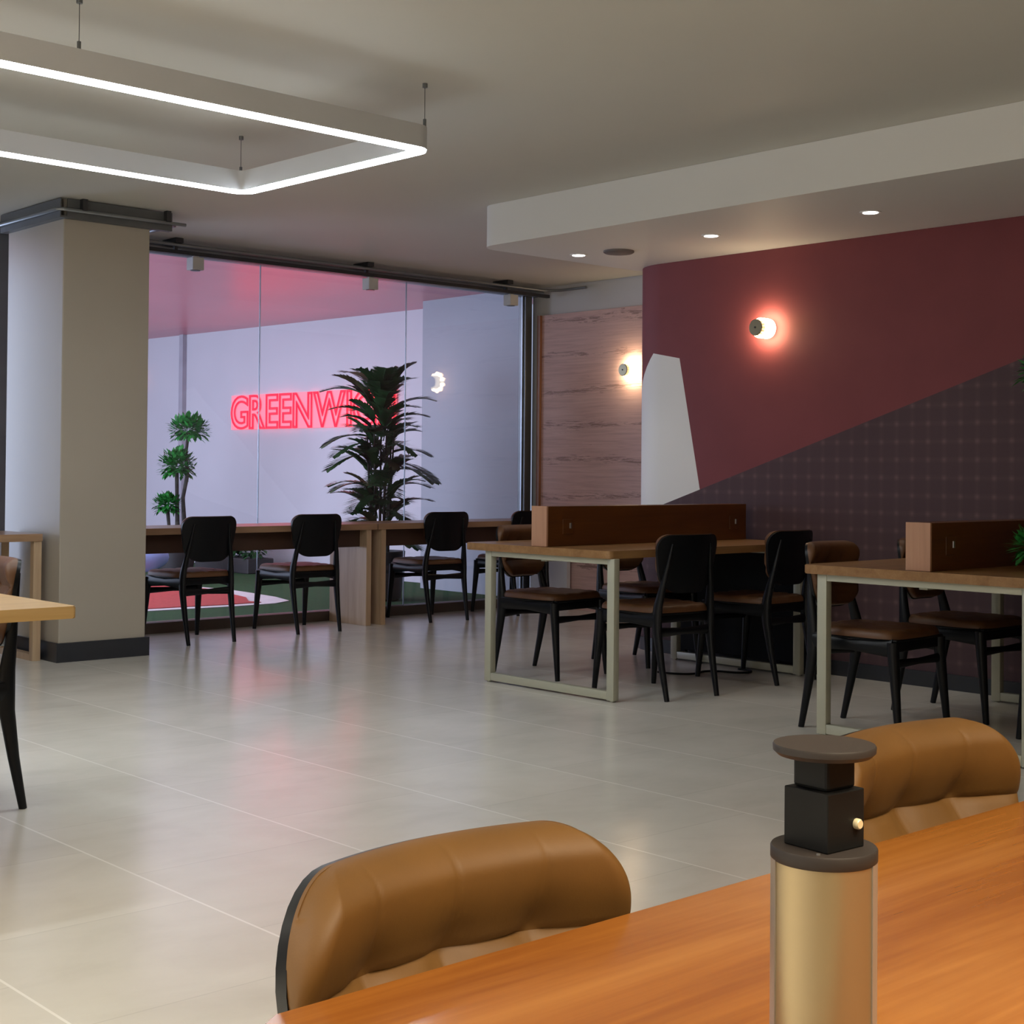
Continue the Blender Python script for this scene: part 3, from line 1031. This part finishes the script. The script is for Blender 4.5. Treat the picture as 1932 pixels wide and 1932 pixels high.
for x, lb in ((5.32, 'white spotlight on the ceiling track, nearest the column'), (6.86, 'white spotlight on the ceiling track, middle of the three'), (8.34, 'white spotlight on the ceiling track, at the right end of the glass')):
    s = thing('track_spotlight', lb, 'spotlight', (x, 9.2, 2.672), 0, 'white spotlights on the track')
    MB().box(-0.02, 0.02, -0.014, 0.014, -0.01, 0.0).build('adapter', M['spot'], s)
    MB().box(-0.045, 0.045, -0.045, 0.045, -0.10, -0.01, 0.004).build('lamp_head', M['spot'], s)
    MB().lathe([(0.034, -0.104), (0.034, -0.100)], n=24).build('lens', M['frame'], s)

# cable tray wrapping the column head, channel enlarged to cover the dark shadow there
t = thing('cable_tray', 'grey metal cable tray and shade band wrapping around the top of the beige column', 'cable tray', (4.2, 8.3, 2.66))
MB().box(-0.28, 0.42, -0.02, 0.025, 0.0, 0.012).box(-0.28, 0.42, -0.02, -0.014, 0.012, 0.115).box(-0.325, -0.28, -0.02, 0.84, 0.0, 0.012).box(-0.325, -0.319, -0.02, 0.84, 0.012, 0.115).build('tray_shade_channel', M['tray'], t)
MB().loft([(-0.345, 0.9, 0.045), (-0.345, -0.02, 0.045), (-0.32, -0.045, 0.045), (0.50, -0.045, 0.045)], 0.011, 10).build('conduit', M['conduit'], t, True)
MB().loft([(0.36, -0.02, 0.06), (0.50, 0.10, 0.06), (0.50, 0.74, 0.06)], 0.014, 10).build('conduit', M['conduit'], t, True)
for a in (0.36, -0.2):
    MB().box(a, a + 0.03, -0.06, -0.02, 0.05, 0.119).build('bracket', M['track'], t)

# ------------------------------------------------------------------ neon sign
SA = Vector((9.16, 10.7, 0))
SB = Vector((8.80, 18.4, 0))
sdir = (SA - SB).normalized()               # reading direction, towards smaller y


def on_wall(y, out):
    k = (y - SA.y) / (SB.y - SA.y)
    nrm = Vector((-1, 0, 0))
    return SA.lerp(SB, k) + nrm * out


t = thing('neon_sign', 'glowing red neon sign with outlined capitals GREENWICH on the pale reception wall', 'neon sign', tuple(on_wall(14.62, 0.0) + Vector((0, 0, 1.63))))
ang = math.atan2(sdir.y, sdir.x)
t.rotation_euler = (0, 0, ang)
word = 'GREENWICH'
gap = 0.045
objs = []
for ch in word:
    pair = []
    for off_ in (0.0, 0.03):
        cu = bpy.data.curves.new('letter', 'FONT')
        cu.body = ch
        cu.size = 0.5
        cu.fill_mode = 'NONE'
        cu.offset = off_ * 0.45
        cu.bevel_depth = 0.006
        cu.bevel_resolution = 1
        cu.resolution_u = 5
        tmp = bpy.data.objects.new('tmp', cu)
        COL.objects.link(tmp)
        me = bpy.data.meshes.new_from_object(tmp.evaluated_get(bpy.context.evaluated_depsgraph_get()))
        bpy.data.objects.remove(tmp)
        pair.append(me)
    objs.append(pair)
ws, total = [], 0
for p in objs:
    xs = [v.co.x for v in p[0].vertices]
    ys = [v.co.y for v in p[0].vertices]
    ws.append((min(xs), max(xs), min(ys), max(ys)))
    total += max(xs) - min(xs)
kx = (2.87 - gap * 8) / total
px_ = 0.0
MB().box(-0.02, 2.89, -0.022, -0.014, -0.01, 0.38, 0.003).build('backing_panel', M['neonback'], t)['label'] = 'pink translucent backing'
for (m1, m2), (a, b, c, d) in zip(objs, ws):
    bm = bmesh.new()
    bm.from_mesh(m1)
    bm.from_mesh(m2)
    for v in bm.verts:
        x, y, z = v.co
        v.co = Vector((px_ + (x - a) * kx, -0.034 + z * 1.0, 0.005 + (y - c) / (d - c) * 0.36))
    me = bpy.data.meshes.new('letter')
    bm.to_mesh(me)
    bm.free()
    me.materials.append(M['neon'])
    o = bpy.data.objects.new('letter', me)
    COL.objects.link(o)
    o.parent = t
    px_ += (b - a) * kx + gap
t.location = t.location + Vector((0, 0, 0))

# ------------------------------------------------------------------ plants
rnd = random.Random(4)


def frond(base, tip_dir, L, mat, parent):
    m = MB()
    n = 15
    d = tip_dir.normalized()
    hor = Vector((d.x, d.y, 0))
    if hor.length < 1e-3:
        hor = Vector((1, 0, 0))
    hor.normalize()
    pts = []
    p = Vector(base)
    dd = d.copy()
    for k in range(n + 1):
        pts.append(p.copy())
        p = p + dd * (L / n)
        dd = (dd + Vector((0, 0, -0.075)) + hor * 0.02).normalized()
    m.loft(pts, [0.006 * (1 - 0.8 * k / n) for k in range(n + 1)], 5)
    for k in range(3, n + 1):
        tn = (pts[k] - pts[k - 1]).normalized()
        sd = tn.cross(Vector((0, 0, 1)))
        if sd.length < 1e-3:
            sd = Vector((1, 0, 0))
        sd.normalize()
        f = k / n
        ll = 0.17 * (sin(pi * min(1, f * 0.85 + 0.08)) ** 0.6)
        for q in (-1, 1):
            for h in (0.0, 0.5):
                pt = pts[k] - tn * (L / n) * h
                m.leaf(pt, sd * q * 0.8 + tn * (0.75 + rnd.uniform(-0.1, 0.2)) + Vector((0, 0, 0.15)), ll * rnd.uniform(0.85, 1.15), 0.019, droop=0.15)
    return m.build('frond', mat, parent)


palm = thing('areca_palm', 'tall bushy dark green palm behind the glass in front of the sign end', 'plant', (7.62, 10.05, ZR))
MB().lathe([(0.15, 0.0), (0.19, 0.02), (0.22, 0.40), (0.22, 0.42), (0.19, 0.42), (0.18, 0.38)], n=32).build('pot', M['pot'], palm, True)
for k in range(7):
    a = k * 2 * pi / 7
    MB().loft([(0.07 * cos(a), 0.07 * sin(a), 0.36), (0.09 * cos(a), 0.09 * sin(a), 0.9), (0.12 * cos(a), 0.12 * sin(a), 1.45)], [0.014, 0.011, 0.006], 8).build('stem', M['bark'], palm, True)
NF = 98
for k in range(NF):
    a = k * 2.39996 + rnd.uniform(-0.2, 0.2)
    h = 0.52 + 1.24 * (k / (NF - 1)) ** 0.9
    el = rnd.uniform(0.1, 1.3) if k < 68 else rnd.uniform(0.75, 1.5)
    dirv = Vector((cos(a) * cos(el), sin(a) * cos(el), sin(el)))
    L = rnd.uniform(0.26, 0.50)
    frond((0.05 * cos(a), 0.05 * sin(a), h), dirv, L, M['leafdry'] if k % 9 == 4 else M['leaf'], palm)


def pompon(c, r, parent, seed, mat, nleaf=420, ls=0.055, name='foliage'):
    rr = random.Random(seed)
    m = MB()
    for i in range(nleaf):
        a = rr.uniform(0, 2 * pi)
        z = rr.uniform(-0.75, 1)
        s_ = sqrt(max(0, 1 - z * z))
        d = Vector((cos(a) * s_, sin(a) * s_, z))
        k = rr.uniform(0.35, 0.95)
        p = Vector(c) + Vector((d.x * r[0], d.y * r[1], d.z * r[2])) * k
        m.leaf(p, d + Vector((rr.uniform(-0.7, 0.7), rr.uniform(-0.7, 0.7), rr.uniform(-0.3, 0.7))), ls * rr.uniform(0.7, 1.2), ls * 0.24, droop=0.1)
    return m.build(name, mat, parent)


def bonsai(name, label, loc, parts, trunks, potmat, s):
    t = thing(name, label, 'plant', loc)
    MB().lathe([(0.10 * s, 0), (0.13 * s, 0.01), (0.16 * s, 0.2 * s), (0.16 * s, 0.22 * s), (0.14 * s, 0.22 * s), (0.13 * s, 0.19 * s)], n=28).build('pot', potmat, t, True)
    for tr, rr in trunks:
        MB().loft(tr, rr, 8).build('trunk', M['bark'], t, True)
    for i, (c, r, nl, ls) in enumerate(parts):
        pompon(c, r, t, 10 + i, M['leaf2'], nl, ls)
    return t


# direction across the picture at the shrub is (0.74,-0.67)
ax = Vector((0.74, -0.67))


def acr(d):
    return (ax.x * d, ax.y * d)


bonsai('bonsai_tree', 'slim tree with three round green leaf clusters behind the glass beside the column', (7.86, 13.9, ZR),
       [((*acr(0.11), 1.53), (0.205, 0.205, 0.15), 620, 0.08), ((*acr(-0.01), 1.15), (0.19, 0.19, 0.165), 620, 0.08), ((*acr(-0.11), 0.73), (0.14, 0.14, 0.105), 420, 0.07)],
       [([(0.02, 0, 0.2), (*acr(0.075), 0.5), (*acr(0.055), 0.8), (*acr(0.10), 1.05), (*acr(0.08), 1.25), (*acr(0.105), 1.5)], [0.028, 0.025, 0.02, 0.022, 0.016, 0.018]),
        ([(0, 0, 0.2), (*acr(0.0), 0.5), (*acr(-0.01), 0.85), (*acr(-0.015), 1.1)], [0.028, 0.025, 0.02, 0.022]),
        ([(-0.01, 0, 0.2), (*acr(-0.09), 0.5), (*acr(-0.11), 0.7)], [0.022, 0.018, 0.022])], M['pot'], 1.25)
bonsai('table_plant', 'green clustered plant on the right-hand desk cut by the right edge', (5.98, 3.08, 0.7585),
       [((0.0, 0.03, 0.86), (0.14, 0.14, 0.08), 380, 0.06), ((0.02, 0, 0.64), (0.11, 0.11, 0.06), 260, 0.05), ((0.0, 0, 0.43), (0.11, 0.11, 0.06), 260, 0.05), ((-0.04, 0.06, 0.10), (0.13, 0.13, 0.07), 300, 0.06)],
       [([(0, 0, 0.05), (0.03, 0, 0.4), (0.0, 0.01, 0.86)], [0.012, 0.009, 0.006])], M['whitepot'], 0.5)

# low planting, pouf and box inside the reception
t = thing('planter_shrub', 'low dark green shrub in a long planter at the foot of the sign wall', 'plant', (8.55, 13.9, ZR))
MB().box(-0.16, 0.16, -0.55, 0.55, 0, 0.16, 0.01).build('planter_box', M['pot'], t)
for k in range(5):
    pompon((0, -0.44 + k * 0.22, 0.26), (0.17, 0.17, 0.14), t, 40 + k, M['leaf'], 170, 0.08)
t = thing('lounge_chair', 'pale blue rounded lounge seat inside the reception, low behind the counter', 'armchair', (6.85, 12.95, ZR + 0.012))
MB().blob((0, 0, 0.24), (0.34, 0.34, 0.16), 3).build('seat', M['blue'], t, True)
MB().blob((0.05, 0.22, 0.34), (0.34, 0.13, 0.18), 3).build('backrest', M['blue'], t, True)
for a, b in ((-0.2, -0.2), (0.2, -0.2), (-0.2, 0.2), (0.2, 0.2)):
    MB().loft([(a, b, 0), (a * 0.8, b * 0.8, 0.16)], 0.015, 8).build('leg', M['black'], t)
